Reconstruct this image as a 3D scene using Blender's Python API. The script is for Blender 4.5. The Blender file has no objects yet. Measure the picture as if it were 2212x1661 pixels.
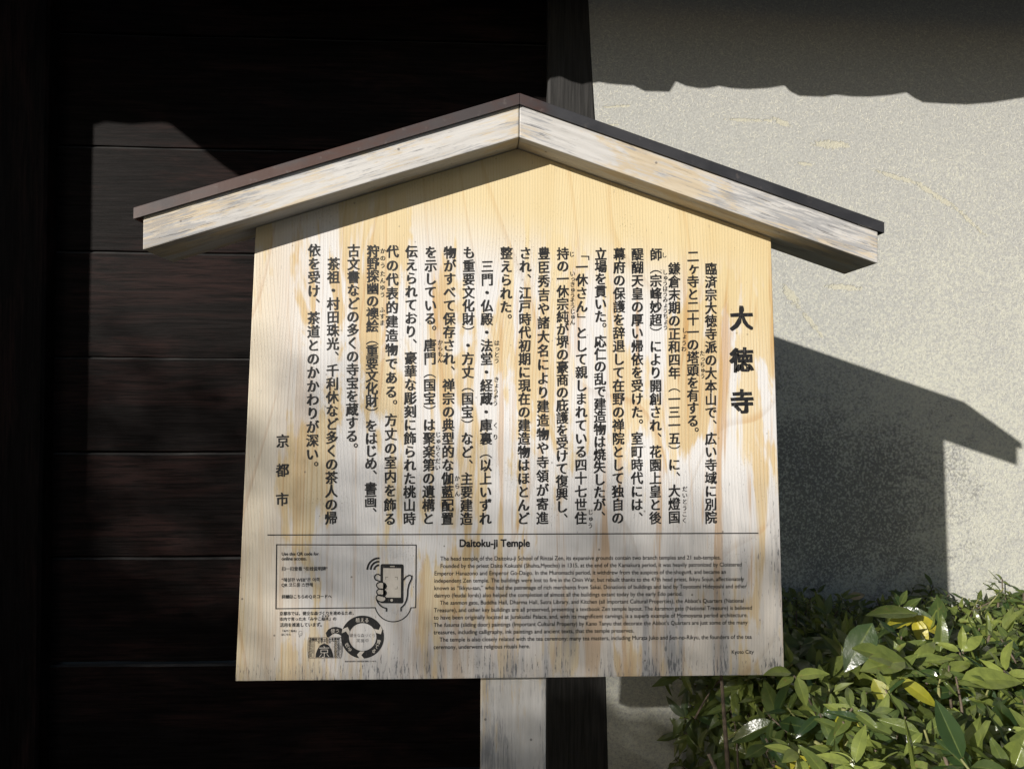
import bpy, bmesh, math, random
from mathutils import Vector, Matrix
from mathutils.geometry import tessellate_polygon

scene = bpy.context.scene
COL = scene.collection
R = math.radians
rnd = random.Random(7)

# ------------------------------------------------------------------ camera
cam_d = bpy.data.cameras.new('camera')
cam_d.sensor_width = 36.0
cam_d.lens = 36.0 * 1500.0 / 2212.0
cam_d.clip_start = 0.02
cam_d.clip_end = 600
cam = bpy.data.objects.new('camera', cam_d)
COL.objects.link(cam)
YAW, PITCH, ROLL = 0.040, 0.0155, 0.0048
cam.matrix_world = (Matrix.Translation((-0.0621, -1.3339, 1.5041)) @ Matrix.Rotation(-YAW, 4, 'Z')
                    @ Matrix.Rotation(PITCH, 4, 'X') @ Matrix.Rotation(R(90), 4, 'X') @ Matrix.Rotation(ROLL, 4, 'Z'))
scene.camera = cam

# ------------------------------------------------------------------ sun, sky, exposure
SUN = Vector((1.085, 1.0, -0.517))                 # direction the light travels
elev = math.atan2(-SUN.z, math.hypot(SUN.x, SUN.y))
sun_d = bpy.data.lights.new('sun', 'SUN')
sun_d.energy = 5.0
sun_d.angle = R(0.5)
sun_d.color = (1.0, 0.955, 0.88)
sun = bpy.data.objects.new('sun', sun_d)
COL.objects.link(sun)
sun.rotation_euler = SUN.to_track_quat('-Z', 'Y').to_euler()
sun.location = (-6, -6, 6)

world = bpy.data.worlds.new('World')
scene.world = world
world.use_nodes = True
wn = world.node_tree
sky = wn.nodes.new('ShaderNodeTexSky')
sky.sky_type = 'NISHITA'
sky.sun_disc = False
sky.sun_elevation = elev
sky.sun_rotation = math.atan2(-SUN.x, -SUN.y)
wn.links.new(sky.outputs[0], wn.nodes['Background'].inputs['Color'])
wn.nodes['Background'].inputs['Strength'].default_value = 0.05
scene.view_settings.view_transform = 'Standard'
scene.view_settings.look = 'None'
scene.view_settings.exposure = 0.50
scene.view_settings.gamma = 1.0
scene.render.engine = 'CYCLES'
scene.cycles.max_bounces = 8

# the wall stands square behind the sign; its features were laid out for a wall at y = 0.87 and are scaled about eye level to WALL_Y
WALL_Y = 0.85
WK = (WALL_Y + 1.3339) / (0.87 + 1.3339)
def W(x, z): return (-0.0621 + (x + 0.0621) * WK, 1.5041 + (z - 1.5041) * WK)

# ------------------------------------------------------------------ object helpers
def link(o, parent=None):
    COL.objects.link(o)
    if parent is not None:
        o.parent = parent
    return o

def thing(name, label, cat, loc=(0, 0, 0)):
    o = bpy.data.objects.new(name, None)
    o.empty_display_size = 0.1
    o.location = loc
    o['label'] = label
    o['category'] = cat
    return link(o)

class MB:
    """collects vertices and faces in world metres, builds one mesh object"""
    def __init__(self):
        self.v = []; self.f = []; self.m = []
    def add(self, vs, fs, m=0):
        k = len(self.v)
        self.v += [tuple(x) for x in vs]
        self.f += [tuple(i + k for i in f) for f in fs]
        self.m += [m] * len(fs)
    def box(self, a, b):
        (x0, y0, z0), (x1, y1, z1) = a, b
        self.add([(x0,y0,z0),(x1,y0,z0),(x1,y1,z0),(x0,y1,z0),(x0,y0,z1),(x1,y0,z1),(x1,y1,z1),(x0,y1,z1)],
                 [(0,3,2,1),(4,5,6,7),(0,1,5,4),(1,2,6,5),(2,3,7,6),(3,0,4,7)])
    def prism_y(self, poly, y0, y1):
        """poly: (x, z) counter-clockwise seen from -y"""
        n = len(poly)
        vs = [(x, y0, z) for x, z in poly] + [(x, y1, z) for x, z in poly]
        fs = [tuple(range(n)), tuple(range(2*n-1, n-1, -1))]
        fs += [(i, i+n, (i+1) % n + n, (i+1) % n) for i in range(n)]
        self.add(vs, fs)
    def tube(self, pts, rads, n=7):
        pts = [Vector(p) for p in pts]
        vs = []; fs = []
        for i, p in enumerate(pts):
            d = (pts[min(i+1, len(pts)-1)] - pts[max(i-1, 0)]).normalized()
            a = d.orthogonal().normalized(); b = d.cross(a)
            for j in range(n):
                t = 2*math.pi*j/n
                vs.append(p + (a*math.cos(t) + b*math.sin(t))*rads[i])
        for i in range(len(pts)-1):
            for j in range(n):
                fs.append((i*n+j, i*n+(j+1) % n, (i+1)*n+(j+1) % n, (i+1)*n+j))
        fs.append(tuple(range(n-1, -1, -1))); fs.append(tuple(range((len(pts)-1)*n, len(pts)*n)))
        self.add(vs, fs)
    def build(self, name, mats, parent=None, frame=None, bevel=0, seg=2, smooth=False, attr=None, fix=True):
        me = bpy.data.meshes.new(name)
        bm = bmesh.new()
        bv = [bm.verts.new(p) for p in self.v]
        for f, m in zip(self.f, self.m):
            try:
                fc = bm.faces.new([bv[i] for i in f])
                fc.material_index = m; fc.smooth = smooth
            except ValueError:
                pass
        if fix:
            bmesh.ops.recalc_face_normals(bm, faces=bm.faces[:])
        if bevel:
            es = [e for e in bm.edges if len(e.link_faces) == 2 and e.calc_face_angle(0) > 0.3]
            bmesh.ops.bevel(bm, geom=es, offset=bevel, segments=seg, affect='EDGES', profile=0.6)
        if frame is not None:
            bmesh.ops.transform(bm, matrix=frame.inverted(), verts=bm.verts[:])
        bm.to_mesh(me); bm.free()
        if attr is not None:
            a = me.attributes.new('tint', 'FLOAT', 'POINT')
            a.data.foreach_set('value', attr)
        o = bpy.data.objects.new(name, me)
        for m in (mats if isinstance(mats, (list, tuple)) else [mats]):
            me.materials.append(m)
        link(o, parent)
        base = Matrix.Identity(4)
        if parent is not None:
            q = parent
            chain = []
            while q is not None:
                chain.append(q.matrix_basis.copy()); q = q.parent
            for m in reversed(chain):
                base = base @ m
        o.matrix_basis = base.inverted() @ (frame if frame is not None else Matrix.Identity(4))
        return o

# ------------------------------------------------------------------ node helpers
class NT:
    def __init__(self, name):
        self.mat = bpy.data.materials.new(name)
        self.mat.use_nodes = True
        self.t = self.mat.node_tree
        self.b = self.t.nodes['Principled BSDF']
        self.out = self.t.nodes['Material Output']
        self._c = {}
    def n(self, kind, **kw):
        x = self.t.nodes.new(kind)
        for k, v in kw.items():
            setattr(x, k, v)
        return x
    def put(self, sock, v):
        if hasattr(v, 'is_linked') or isinstance(v, bpy.types.NodeSocket):
            self.t.links.new(v, sock)
        else:
            if isinstance(v, (tuple, list)) and len(v) == 3 and len(sock.default_value) == 4:
                v = (*v, 1.0)
            sock.default_value = v
    def coord(self, which='Object'):
        if which not in self._c:
            self._c[which] = self.n('ShaderNodeTexCoord').outputs[which]
        return self._c[which]
    def map(self, scale=(1, 1, 1), loc=(0, 0, 0), rot=(0, 0, 0), vec=None):
        m = self.n('ShaderNodeMapping')
        self.put(m.inputs['Vector'], vec if vec is not None else self.coord())
        m.inputs['Scale'].default_value = scale
        m.inputs['Location'].default_value = loc
        m.inputs['Rotation'].default_value = rot
        return m.outputs[0]
    def noise(self, vec, scale=1.0, detail=4, rough=0.55, dist=0.0):
        x = self.n('ShaderNodeTexNoise')
        self.put(x.inputs['Vector'], vec)
        x.inputs['Scale'].default_value = scale
        x.inputs['Detail'].default_value = detail
        x.inputs['Roughness'].default_value = rough
        x.inputs['Distortion'].default_value = dist
        return x.outputs['Fac']
    def vor(self, vec, scale=1.0, feature='F1', out='Distance', rand=1.0):
        x = self.n('ShaderNodeTexVoronoi', feature=feature)
        self.put(x.inputs['Vector'], vec)
        x.inputs['Scale'].default_value = scale
        x.inputs['Randomness'].default_value = rand
        return x.outputs[out]
    def step(self, v, a, b, lo=0.0, hi=1.0):
        x = self.n('ShaderNodeMapRange', interpolation_type='SMOOTHSTEP')
        self.put(x.inputs['Value'], v)
        x.inputs['From Min'].default_value = a
        x.inputs['From Max'].default_value = b
        x.inputs['To Min'].default_value = lo
        x.inputs['To Max'].default_value = hi
        return x.outputs[0]
    def math(self, op, a, b=0.0, c=0.0, clamp=False):
        x = self.n('ShaderNodeMath', operation=op, use_clamp=clamp)
        for i, v in enumerate((a, b, c)):
            self.put(x.inputs[i], v)
        return x.outputs[0]
    def mix(self, f, a, b, blend='MIX'):
        x = self.n('ShaderNodeMix', data_type='RGBA', blend_type=blend)
        self.put(x.inputs[0], f); self.put(x.inputs[6], a); self.put(x.inputs[7], b)
        return x.outputs[2]
    def sep(self, vec=None):
        x = self.n('ShaderNodeSeparateXYZ')
        self.put(x.inputs[0], vec if vec is not None else self.coord())
        return x.outputs
    def ramp(self, v, stops, interp='LINEAR'):
        x = self.n('ShaderNodeValToRGB')
        x.color_ramp.interpolation = interp
        e = x.color_ramp.elements
        while len(e) > 1: e.remove(e[-1])
        e[0].position, e[0].color = stops[0][0], (*stops[0][1], 1)
        for p, c in stops[1:]:
            k = e.new(p); k.color = (*c, 1)
        self.put(x.inputs[0], v)
        return x.outputs[0]
    def bump(self, h, strength=0.3, dist=0.002, normal=None):
        x = self.n('ShaderNodeBump')
        self.put(x.inputs['Height'], h)
        x.inputs['Strength'].default_value = strength
        x.inputs['Distance'].default_value = dist
        if normal is not None: self.put(x.inputs['Normal'], normal)
        return x.outputs[0]
    def done(self, color, rough=0.6, spec=0.4, normal=None, metal=0.0):
        self.put(self.b.inputs['Base Color'], color)
        self.put(self.b.inputs['Roughness'], rough)
        self.put(self.b.inputs['Specular IOR Level'], spec)
        self.put(self.b.inputs['Metallic'], metal)
        if normal is not None: self.put(self.b.inputs['Normal'], normal)
        return self.mat

# ------------------------------------------------------------------ materials
def board_wood():
    """face-glued softwood panel: grain runs along z, weathered and stained"""
    t = NT('weathered_sign_wood')
    xyz = t.sep()
    x, z = xyz[0], xyz[2]
    # the panel is glued from staves of different width, each with its own figure
    stave = t.math('FLOOR', t.math('ADD', t.math('MULTIPLY', x, 5.2), 0.37))
    comb = t.n('ShaderNodeCombineXYZ')
    t.put(comb.inputs[0], t.math('MULTIPLY', stave, 3.71)); t.put(comb.inputs[2], t.math('MULTIPLY', stave, 1.93))
    add = t.n('ShaderNodeVectorMath', operation='ADD')
    t.put(add.inputs[0], t.coord()); t.put(add.inputs[1], comb.outputs[0])
    off = add.outputs[0]
    # slow warp gives cathedral arches, fine warp gives straight grain
    warp = t.noise(t.map((2.6, 1, 0.75), vec=off), 1.0, 2, 0.5)
    fine = t.noise(t.map((34, 1, 1.3), vec=off), 1.0, 3, 0.6)
    ph = t.math('MULTIPLY_ADD', warp, 34.0, t.math('MULTIPLY_ADD', x, 165.0, t.math('MULTIPLY', fine, 1.6)))
    saw = t.math('FRACT', ph)
    late = t.math('MULTIPLY', t.step(saw, 0.45, 0.93), t.step(saw, 0.99, 0.94))
    fibre = t.noise(t.map((420, 1, 9), vec=off), 1.0, 3, 0.6)
    tone = t.noise(t.map((6, 1, 1.2), vec=off), 1.0, 3, 0.55)
    pale = t.mix(t.step(tone, 0.38, 0.6), (0.485, 0.375, 0.22), (0.575, 0.485, 0.33))
    slow = t.math('FRACT', t.math('MULTIPLY_ADD', t.noise(t.map((1.7, 1, 0.5), (5, 0, 1), vec=off), 1.0, 1, 0.4), 13.0, t.math('MULTIPLY', x, 14.0)))
    arch = t.math('MULTIPLY', t.step(slow, 0.90, 0.975), t.step(slow, 1.0, 0.98))
    gmod = t.step(t.noise(t.map((9, 1, 1.6), (1, 0, 8)), 1.0, 2, 0.5), 0.35, 0.65, 0.12, 0.5)
    col = t.mix(t.math('MULTIPLY', late, gmod), pale, (0.43, 0.27, 0.12))
    col = t.mix(t.math('MULTIPLY', arch, 0.42), col, (0.40, 0.22, 0.09))
    # golden, sheltered wood under the eaves on the right, sun-bleached wood elsewhere
    shel = t.step(t.math('ADD', z, t.math('MULTIPLY', x, 0.25)), 1.64, 1.86)
    col = t.mix(t.math('MULTIPLY', shel, 0.5), col, (0.575, 0.465, 0.245))
    bl = t.noise(t.map((9.5, 1, 2.6), (3.1, 0, 0.4)), 1.0, 5, 0.62, 0.6)
    bl2 = t.noise(t.map((90, 1, 5)), 1.0, 2, 0.5)
    bm = t.step(t.math('ADD', bl, t.math('MULTIPLY', t.math('SUBTRACT', bl2, 0.5), 0.30)), 0.425, 0.50)
    bm = t.math('MULTIPLY', bm, t.step(x, -0.52, -0.36, 0.3, 1.0))
    bm = t.math('MULTIPLY', bm, t.step(t.math('ADD', z, t.math('MULTIPLY', x, 0.2)), 1.88, 1.70))
    col = t.mix(t.math('MULTIPLY', bm, 0.95), col, t.mix(t.math('MULTIPLY', t.math('MAXIMUM', t.math('MULTIPLY', late, gmod), arch), 0.55), (0.57, 0.56, 0.56), (0.45, 0.42, 0.395)))
    # resin and tannin runs
    dr = t.noise(t.map((26, 1, 1.5), (9.3, 0, 2.2)), 1.0, 4, 0.6, 0.5)
    drm = t.math('MULTIPLY', t.step(t.math('ADD', dr, t.math('MULTIPLY', t.math('SUBTRACT', bl2, 0.5), 0.2)), 0.535, 0.62), t.step(z, 1.86, 1.62))
    drm = t.math('MULTIPLY', drm, t.step(x, -0.42, 0.3, 0.35, 1.0))
    col = t.mix(t.math('MULTIPLY', drm, 0.68), col, (0.40, 0.225, 0.075))
    # darker tan tone towards the foot and right, then grey weathered streaks
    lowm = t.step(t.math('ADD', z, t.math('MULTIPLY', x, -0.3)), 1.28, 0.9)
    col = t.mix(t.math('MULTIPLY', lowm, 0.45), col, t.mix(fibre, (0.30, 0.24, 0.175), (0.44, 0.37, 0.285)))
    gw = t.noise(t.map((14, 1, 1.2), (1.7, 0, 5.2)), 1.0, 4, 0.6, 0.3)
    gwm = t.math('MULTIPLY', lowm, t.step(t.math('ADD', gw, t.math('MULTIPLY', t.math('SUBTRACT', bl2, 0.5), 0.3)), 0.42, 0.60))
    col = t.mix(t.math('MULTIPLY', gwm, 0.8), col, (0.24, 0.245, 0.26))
    # black mildew: fine vertical flecks, thick at the bottom edge and the right edge
    fl = t.noise(t.map((300, 1, 38), (4, 0, 4)), 1.0, 3, 0.7)
    edge = t.step(t.math('ADD', z, t.math('MULTIPLY', t.noise(t.map((30, 1, 4)), 1.0, 3), -0.16)), 0.965, 0.885)
    edr = t.math('MULTIPLY', t.step(x, 0.44, 0.525), t.step(z, 1.6, 1.1))
    edl = t.math('MULTIPLY', t.step(x, -0.485, -0.53), 0.6)
    fm = t.math('ADD', t.math('MULTIPLY', edge, 0.075), t.math('MULTIPLY', t.math('MAXIMUM', edr, edl), 0.08))
    fm = t.math('ADD', fm, t.math('MULTIPLY', gwm, 0.115))
    fleck = t.step(t.math('ADD', fl, fm), 0.665, 0.74)
    col = t.mix(t.math('MULTIPLY', fleck, 0.8), col, (0.075, 0.08, 0.09))
    # clusters of pin-prick mould, mostly near the sheltered edges
    cl = t.noise(t.map((7, 1, 7), (2.2, 0, 9.1)), 1.0, 3, 0.6)
    ps = t.noise(t.map((330, 1, 260), (1, 0, 2)), 1.0, 2, 0.6)
    pk2 = t.math('MULTIPLY', t.step(ps, 0.60, 0.66), t.step(cl, 0.52, 0.68))
    col = t.mix(t.math('MULTIPLY', pk2, 0.6), col, (0.17, 0.135, 0.09))
    # scattered mould dots
    d = t.vor(t.map((34, 1, 34), (0.3, 0, 0.6)), 1.0)
    pick = t.vor(t.map((34, 1, 34), (0.3, 0, 0.6)), 1.0, out='Color')
    sz = t.sep(pick)[0]
    dot = t.math('MULTIPLY', t.step(d, 0.085, 0.05), t.math('GREATER_THAN', sz, 0.6))
    dot = t.math('MULTIPLY', dot, t.step(z, 1.55, 1.1, 0.6, 1.0))
    col = t.mix(t.math('MULTIPLY', dot, 0.75), col, (0.10, 0.085, 0.07))
    h = t.math('ADD', t.math('MULTIPLY', late, 0.6), t.math('MULTIPLY', fibre, 0.8))
    return t.done(col, t.step(fibre, 0.2, 0.8, 0.55, 0.75), 0.3, t.bump(h, 0.35, 0.0008))

def beam_wood(name, axis='x', seed=0.0, warm=0.5):
    """roof rafters and post: grey-white bleached, tan where the weather has not reached"""
    t = NT(name)
    def sc(a, b, c=None):
        c = b if c is None else c
        return (a, b, b) if axis == 'x' else (b, b, a)
    L = (seed, seed * 1.7, seed * 0.6)
    g = t.noise(t.map(sc(16.0, 260), L), 1.0, 5, 0.7)
    g2 = t.noise(t.map(sc(5, 70), L), 1.0, 4, 0.65, 0.5)
    big = t.noise(t.map(sc(4.5, 17), L), 1.0, 5, 0.65, 0.6)
    tan = t.mix(t.step(g2, 0.38, 0.62), (0.49, 0.42, 0.32), (0.43, 0.355, 0.255))
    white = t.mix(t.step(g2, 0.38, 0.64), (0.49, 0.475, 0.46), (0.41, 0.395, 0.38))
    col = t.mix(t.step(t.math('ADD', big, t.math('MULTIPLY', t.math('SUBTRACT', g, 0.5), 0.5)), 0.40 + 0.2 * (warm - 0.5), 0.52 + 0.2 * (warm - 0.5)), tan, white)
    grey = t.noise(t.map(sc(4.0, 11), (L[0] + 5, L[1], L[2] + 3)), 1.0, 5, 0.65, 0.5)
    gm = t.step(t.math('ADD', grey, t.math('MULTIPLY', t.math('SUBTRACT', g, 0.5), 0.9)), 0.53, 0.66)
    col = t.mix(t.math('MULTIPLY', gm, 0.62), col, (0.19, 0.195, 0.21))
    crack = t.step(t.noise(t.map(sc(16, 330), (L[0], 2, 7)), 1.0, 4, 0.7), 0.60, 0.68)
    crack = t.math('MULTIPLY', crack, t.step(grey, 0.38, 0.58, 0.15, 1.0))
    col = t.mix(t.math('MULTIPLY', crack, 0.75), col, (0.10, 0.095, 0.095))
    d = t.vor(t.map((34, 34, 34), L), 1.0)
    pk = t.sep(t.vor(t.map((34, 34, 34), L), 1.0, out='Color'))[0]
    dot = t.math('MULTIPLY', t.step(d, 0.11, 0.06), t.math('GREATER_THAN', pk, 0.75))
    col = t.mix(t.math('MULTIPLY', dot, 0.7), col, (0.09, 0.08, 0.08))
    h = t.math('SUBTRACT', g, t.math('MULTIPLY', crack, 1.2))
    return t.done(col, 0.7, 0.3, t.bump(h, 0.4, 0.0012))

def copper():
    t = NT('oxidised_copper_sheet')
    a = t.noise(t.map((5, 5, 9)), 1.0, 5, 0.65, 0.4)
    b = t.noise(t.map((60, 60, 60)), 1.0, 3, 0.6)
    x = t.sep()[0]
    brown = t.mix(t.step(a, 0.42, 0.62), (0.058, 0.029, 0.023), (0.046, 0.038, 0.039))
    slate = t.mix(t.step(a, 0.40, 0.66), (0.022, 0.022, 0.025), (0.033, 0.033, 0.037))
    col = t.mix(t.step(t.math('ADD', x, t.math('MULTIPLY', a, 0.14)), 0.05, 0.16), brown, slate)
    col = t.mix(t.step(b, 0.60, 0.74, 0, 0.45), col, (0.11, 0.095, 0.09))
    return t.done(col, t.step(a, 0.3, 0.7, 0.42, 0.6), 0.3, t.bump(b, 0.12, 0.001), 0.0)

def charred(name, axis='x', base=0.013):
    """near-black stained cedar, faint red-brown where the stain wears off"""
    t = NT(name)
    a = 2.0 if axis == 'x' else 90.0
    c = 90.0 if axis == 'x' else 2.0
    rp = t.n('ShaderNodeNewGeometry').outputs['Random Per Island']
    cb = t.n('ShaderNodeCombineXYZ'); t.put(cb.inputs[0], t.math('MULTIPLY', rp, 37.0)); t.put(cb.inputs[2], t.math('MULTIPLY', rp, 11.0))
    ad = t.n('ShaderNodeVectorMath', operation='ADD'); t.put(ad.inputs[0], t.coord()); t.put(ad.inputs[1], cb.outputs[0])
    v = ad.outputs[0]
    g = t.noise(t.map((a * 2.5, 20, c * 1.3) if axis == 'x' else (a * 1.3, 20, c * 2.5), vec=v), 1.0, 6, 0.72, 0.6)
    big = t.noise(t.map((a * 0.9, 3, c * 0.11) if axis == 'x' else (a * 0.11, 3, c * 0.9), (2, 0, 5), vec=v), 1.0, 5, 0.65, 0.9)
    k = base
    col = t.mix(t.step(g, 0.32, 0.72), (k * 0.42, k * 0.32, k * 0.31), (k * 1.6, k * 1.25, k * 1.2))
    col = t.mix(t.math('MULTIPLY', t.step(big, 0.44, 0.66, 0, 0.95), t.step(g, 0.3, 0.65)), col, (k * 3.6, k * 1.8, k * 1.6))
    kn = t.vor(t.map((2.1 if axis == 'x' else 7, 1, 7 if axis == 'x' else 2.1), vec=v), 1.0)
    col = t.mix(t.step(kn, 0.15, 0.05, 0, 0.9), col, (k * 0.25, k * 0.2, k * 0.2))
    sc = t.noise(t.map((a * 6, 8, c * 2.0), (8, 0, 3), vec=v), 1.0, 4, 0.75)
    col = t.mix(t.step(sc, 0.64, 0.78, 0, 0.25), col, (k * 6, k * 5.6, k * 5.6))
    return t.done(col, 0.52, 0.04, t.bump(g, 0.5, 0.003))

def plaster():
    """straw-flecked clay plaster, its grey skin wearing through to cream"""
    t = NT('straw_clay_plaster')
    xyz = t.sep()
    x = t.math('MULTIPLY_ADD', t.math('ADD', xyz[0], 0.0621), 1 / WK, -0.0621)
    z = t.math('MULTIPLY_ADD', t.math('SUBTRACT', xyz[2], 1.5041), 1 / WK, 1.5041)
    fib = None
    for k, (ang, ox) in enumerate(((0.5, 0.0), (1.45, 3.3), (2.45, 7.1), (3.0, 11.7))):
        wob = t.noise(t.coord(), 40.0, 1, 0.5)
        m = t.map((1, 1, 1), (ox, 0, ox * 0.7), (0, ang, 0))
        m2 = t.map((46, 40, 210), (0, 0, 0), vec=m)
        d = t.vor(m2, 1.0)
        f = t.math('MULTIPLY', t.step(d, 0.42, 0.22), t.math('GREATER_THAN', t.sep(t.vor(m2, 1.0, out='Color'))[1], 0.5))
        fib = f if fib is None else t.math('MAXIMUM', fib, f)
    gr = t.noise(t.map((170, 170, 170)), 1.0, 4, 0.7)
    md = t.noise(t.map((105, 105, 105)), 1.0, 4, 0.65)
    lo = t.noise(t.map((5, 5, 6)), 1.0, 6, 0.72, 0.3)
    skin = t.mix(t.step(gr, 0.34, 0.66), (0.305, 0.305, 0.292), (0.40, 0.398, 0.375))
    cream = t.mix(t.step(gr, 0.3, 0.7), (0.405, 0.402, 0.352), (0.505, 0.50, 0.43))
    # wear grows downwards and to the right
    wear = t.math('ADD', t.step(t.math('SUBTRACT', t.math('MULTIPLY', x, 0.35), z), -2.4, -0.8, -0.06, 0.20), t.math('MULTIPLY_ADD', lo, 0.45, 0.28))
    wm = t.step(t.math('ADD', wear, t.math('MULTIPLY', t.math('SUBTRACT', md, 0.5), 1.1)), 0.54, 0.84)
    col = t.mix(wm, skin, cream)
    col = t.mix(t.math('MULTIPLY', fib, t.math('MULTIPLY_ADD', wm, -0.25, 0.65)), col, (0.58, 0.56, 0.47))
    # dark lichen specks gathered in one broad patch low on the wall
    px = t.math('MULTIPLY', t.math('SUBTRACT', x, 0.95), 1.5)
    pz = t.math('MULTIPLY', t.math('SUBTRACT', z, 1.16), 2.0)
    rad = t.math('SQRT', t.math('ADD', t.math('MULTIPLY', px, px), t.math('MULTIPLY', pz, pz)))
    rad = t.math('ADD', rad, t.math('MULTIPLY', t.math('SUBTRACT', lo, 0.5), 1.6))
    pm = t.step(rad, 1.15, 0.35)
    sp = t.noise(t.map((125, 125, 125), (5, 5, 5)), 1.0, 5, 0.75)
    sm = t.step(t.math('ADD', sp, t.math('MULTIPLY', pm, 0.12)), 0.55, 0.62)
    col = t.mix(t.math('MULTIPLY', sm, t.math('MULTIPLY_ADD', pm, 0.54, 0.16)), col, (0.10, 0.10, 0.10))
    # flaked scars showing the cream undercoat: (x, z, half length, half height, tilt)
    scars = [(0.80, 2.40, 0.075, 0.006, 0.0), (0.90, 2.395, 0.035, 0.010, -0.35), (1.065, 2.325, 0.060, 0.014, -0.05),
             (1.29, 2.22, 0.09, 0.008, -0.28), (1.42, 2.16, 0.10, 0.009, -0.55), (1.53, 2.08, 0.07, 0.007, -0.75),
             (0.36, 2.435, 0.045, 0.004, 0.08), (0.34, 2.375, 0.035, 0.003, 0.02), (0.98, 2.26, 0.03, 0.006, -0.1),
             (0.93, 1.83, 0.045, 0.014, -0.9), (1.10, 1.86, 0.06, 0.010, -0.05), (1.0, 1.74, 0.05, 0.009, -0.9)]
    wob = t.noise(t.map((70, 70, 70)), 1.0, 4, 0.7)
    tot = None
    for sx, sz, a, b, th in scars:
        dx = t.math('SUBTRACT', x, sx); dz = t.math('SUBTRACT', z, sz)
        c, s = math.cos(th), math.sin(th)
        u = t.math('ADD', t.math('MULTIPLY', dx, c / a), t.math('MULTIPLY', dz, s / a))
        v = t.math('ADD', t.math('MULTIPLY', dx, -s / b), t.math('MULTIPLY', dz, c / b))
        r2 = t.math('ADD', t.math('MULTIPLY', u, u), t.math('MULTIPLY', v, v))
        m = t.step(t.math('ADD', r2, t.math('MULTIPLY', t.math('SUBTRACT', wob, 0.5), 5.5)), 1.1, 0.5)
        tot = m if tot is None else t.math('MAXIMUM', tot, m)
    col = t.mix(t.math('MULTIPLY', tot, 0.55), col, t.mix(gr, (0.42, 0.39, 0.28), (0.56, 0.53, 0.40)))
    h = t.math('ADD', t.math('MULTIPLY', fib, 0.45), t.math('ADD', gr, t.math('MULTIPLY', md, 0.8)))
    h = t.math('SUBTRACT', h, t.math('MULTIPLY', tot, 1.6))
    return t.done(col, 0.92, 0.15, t.bump(h, 0.55, 0.0022))

def leaf_mat(name, dark, light, trans=0.25, rough=0.3):
    t = NT(name)
    at = t.n('ShaderNodeAttribute', attribute_name='tint')
    f = at.outputs['Fac']
    col = t.mix(f, dark, light)
    n = t.noise(t.map((55, 55, 55)), 1.0, 3, 0.6)
    col = t.mix(t.step(n, 0.35, 0.75, 0.0, 0.35), col, tuple(c * 0.55 for c in dark))
    dust = t.noise(t.map((9, 9, 9)), 1.0, 3, 0.6)
    col = t.mix(t.step(dust, 0.55, 0.75, 0.0, 0.22), col, (0.16, 0.17, 0.13))
    sp = t.noise(t.map((120, 120, 120), (3, 1, 2)), 1.0, 3, 0.7)
    pa = t.noise(t.map((14, 14, 14), (7, 2, 5)), 1.0, 2, 0.6)
    col = t.mix(t.math('MULTIPLY', t.step(sp, 0.60, 0.68), t.step(pa, 0.50, 0.62, 0.0, 0.75)), col, (0.16, 0.10, 0.045))
    bm = t.bump(t.math('ADD', n, t.math('MULTIPLY', sp, 0.4)), 0.4, 0.003)
    m = t.done(col, t.step(dust, 0.45, 0.75, rough, rough + 0.25), 0.5, bm)
    tr = t.n('ShaderNodeBsdfTranslucent')
    t.put(tr.inputs['Color'], t.mix(0.6, col, tuple(min(1, c * 3.2) for c in light)))
    mx = t.n('ShaderNodeMixShader')
    mx.inputs[0].default_value = trans
    t.t.links.new(t.b.outputs[0], mx.inputs[1]); t.t.links.new(tr.outputs[0], mx.inputs[2])
    t.t.links.new(mx.outputs[0], t.out.inputs['Surface'])
    return m

def simple(name, c0, c1, scale, rough=0.8, bump=0.3, dist=0.004, stretch=(1, 1, 1)):
    t = NT(name)
    n = t.noise(t.map(tuple(scale * s for s in stretch)), 1.0, 5, 0.65)
    return t.done(t.mix(t.step(n, 0.3, 0.7), c0, c1), rough, 0.3, t.bump(n, bump, dist))

def ink_mat():
    t = NT('black_sign_ink')
    n = t.noise(t.map((420, 1, 60)), 1.0, 3, 0.65)
    return t.done(t.mix(t.step(n, 0.55, 0.72), (0.012, 0.012, 0.013), (0.085, 0.078, 0.07)), 0.55, 0.35)

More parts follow.
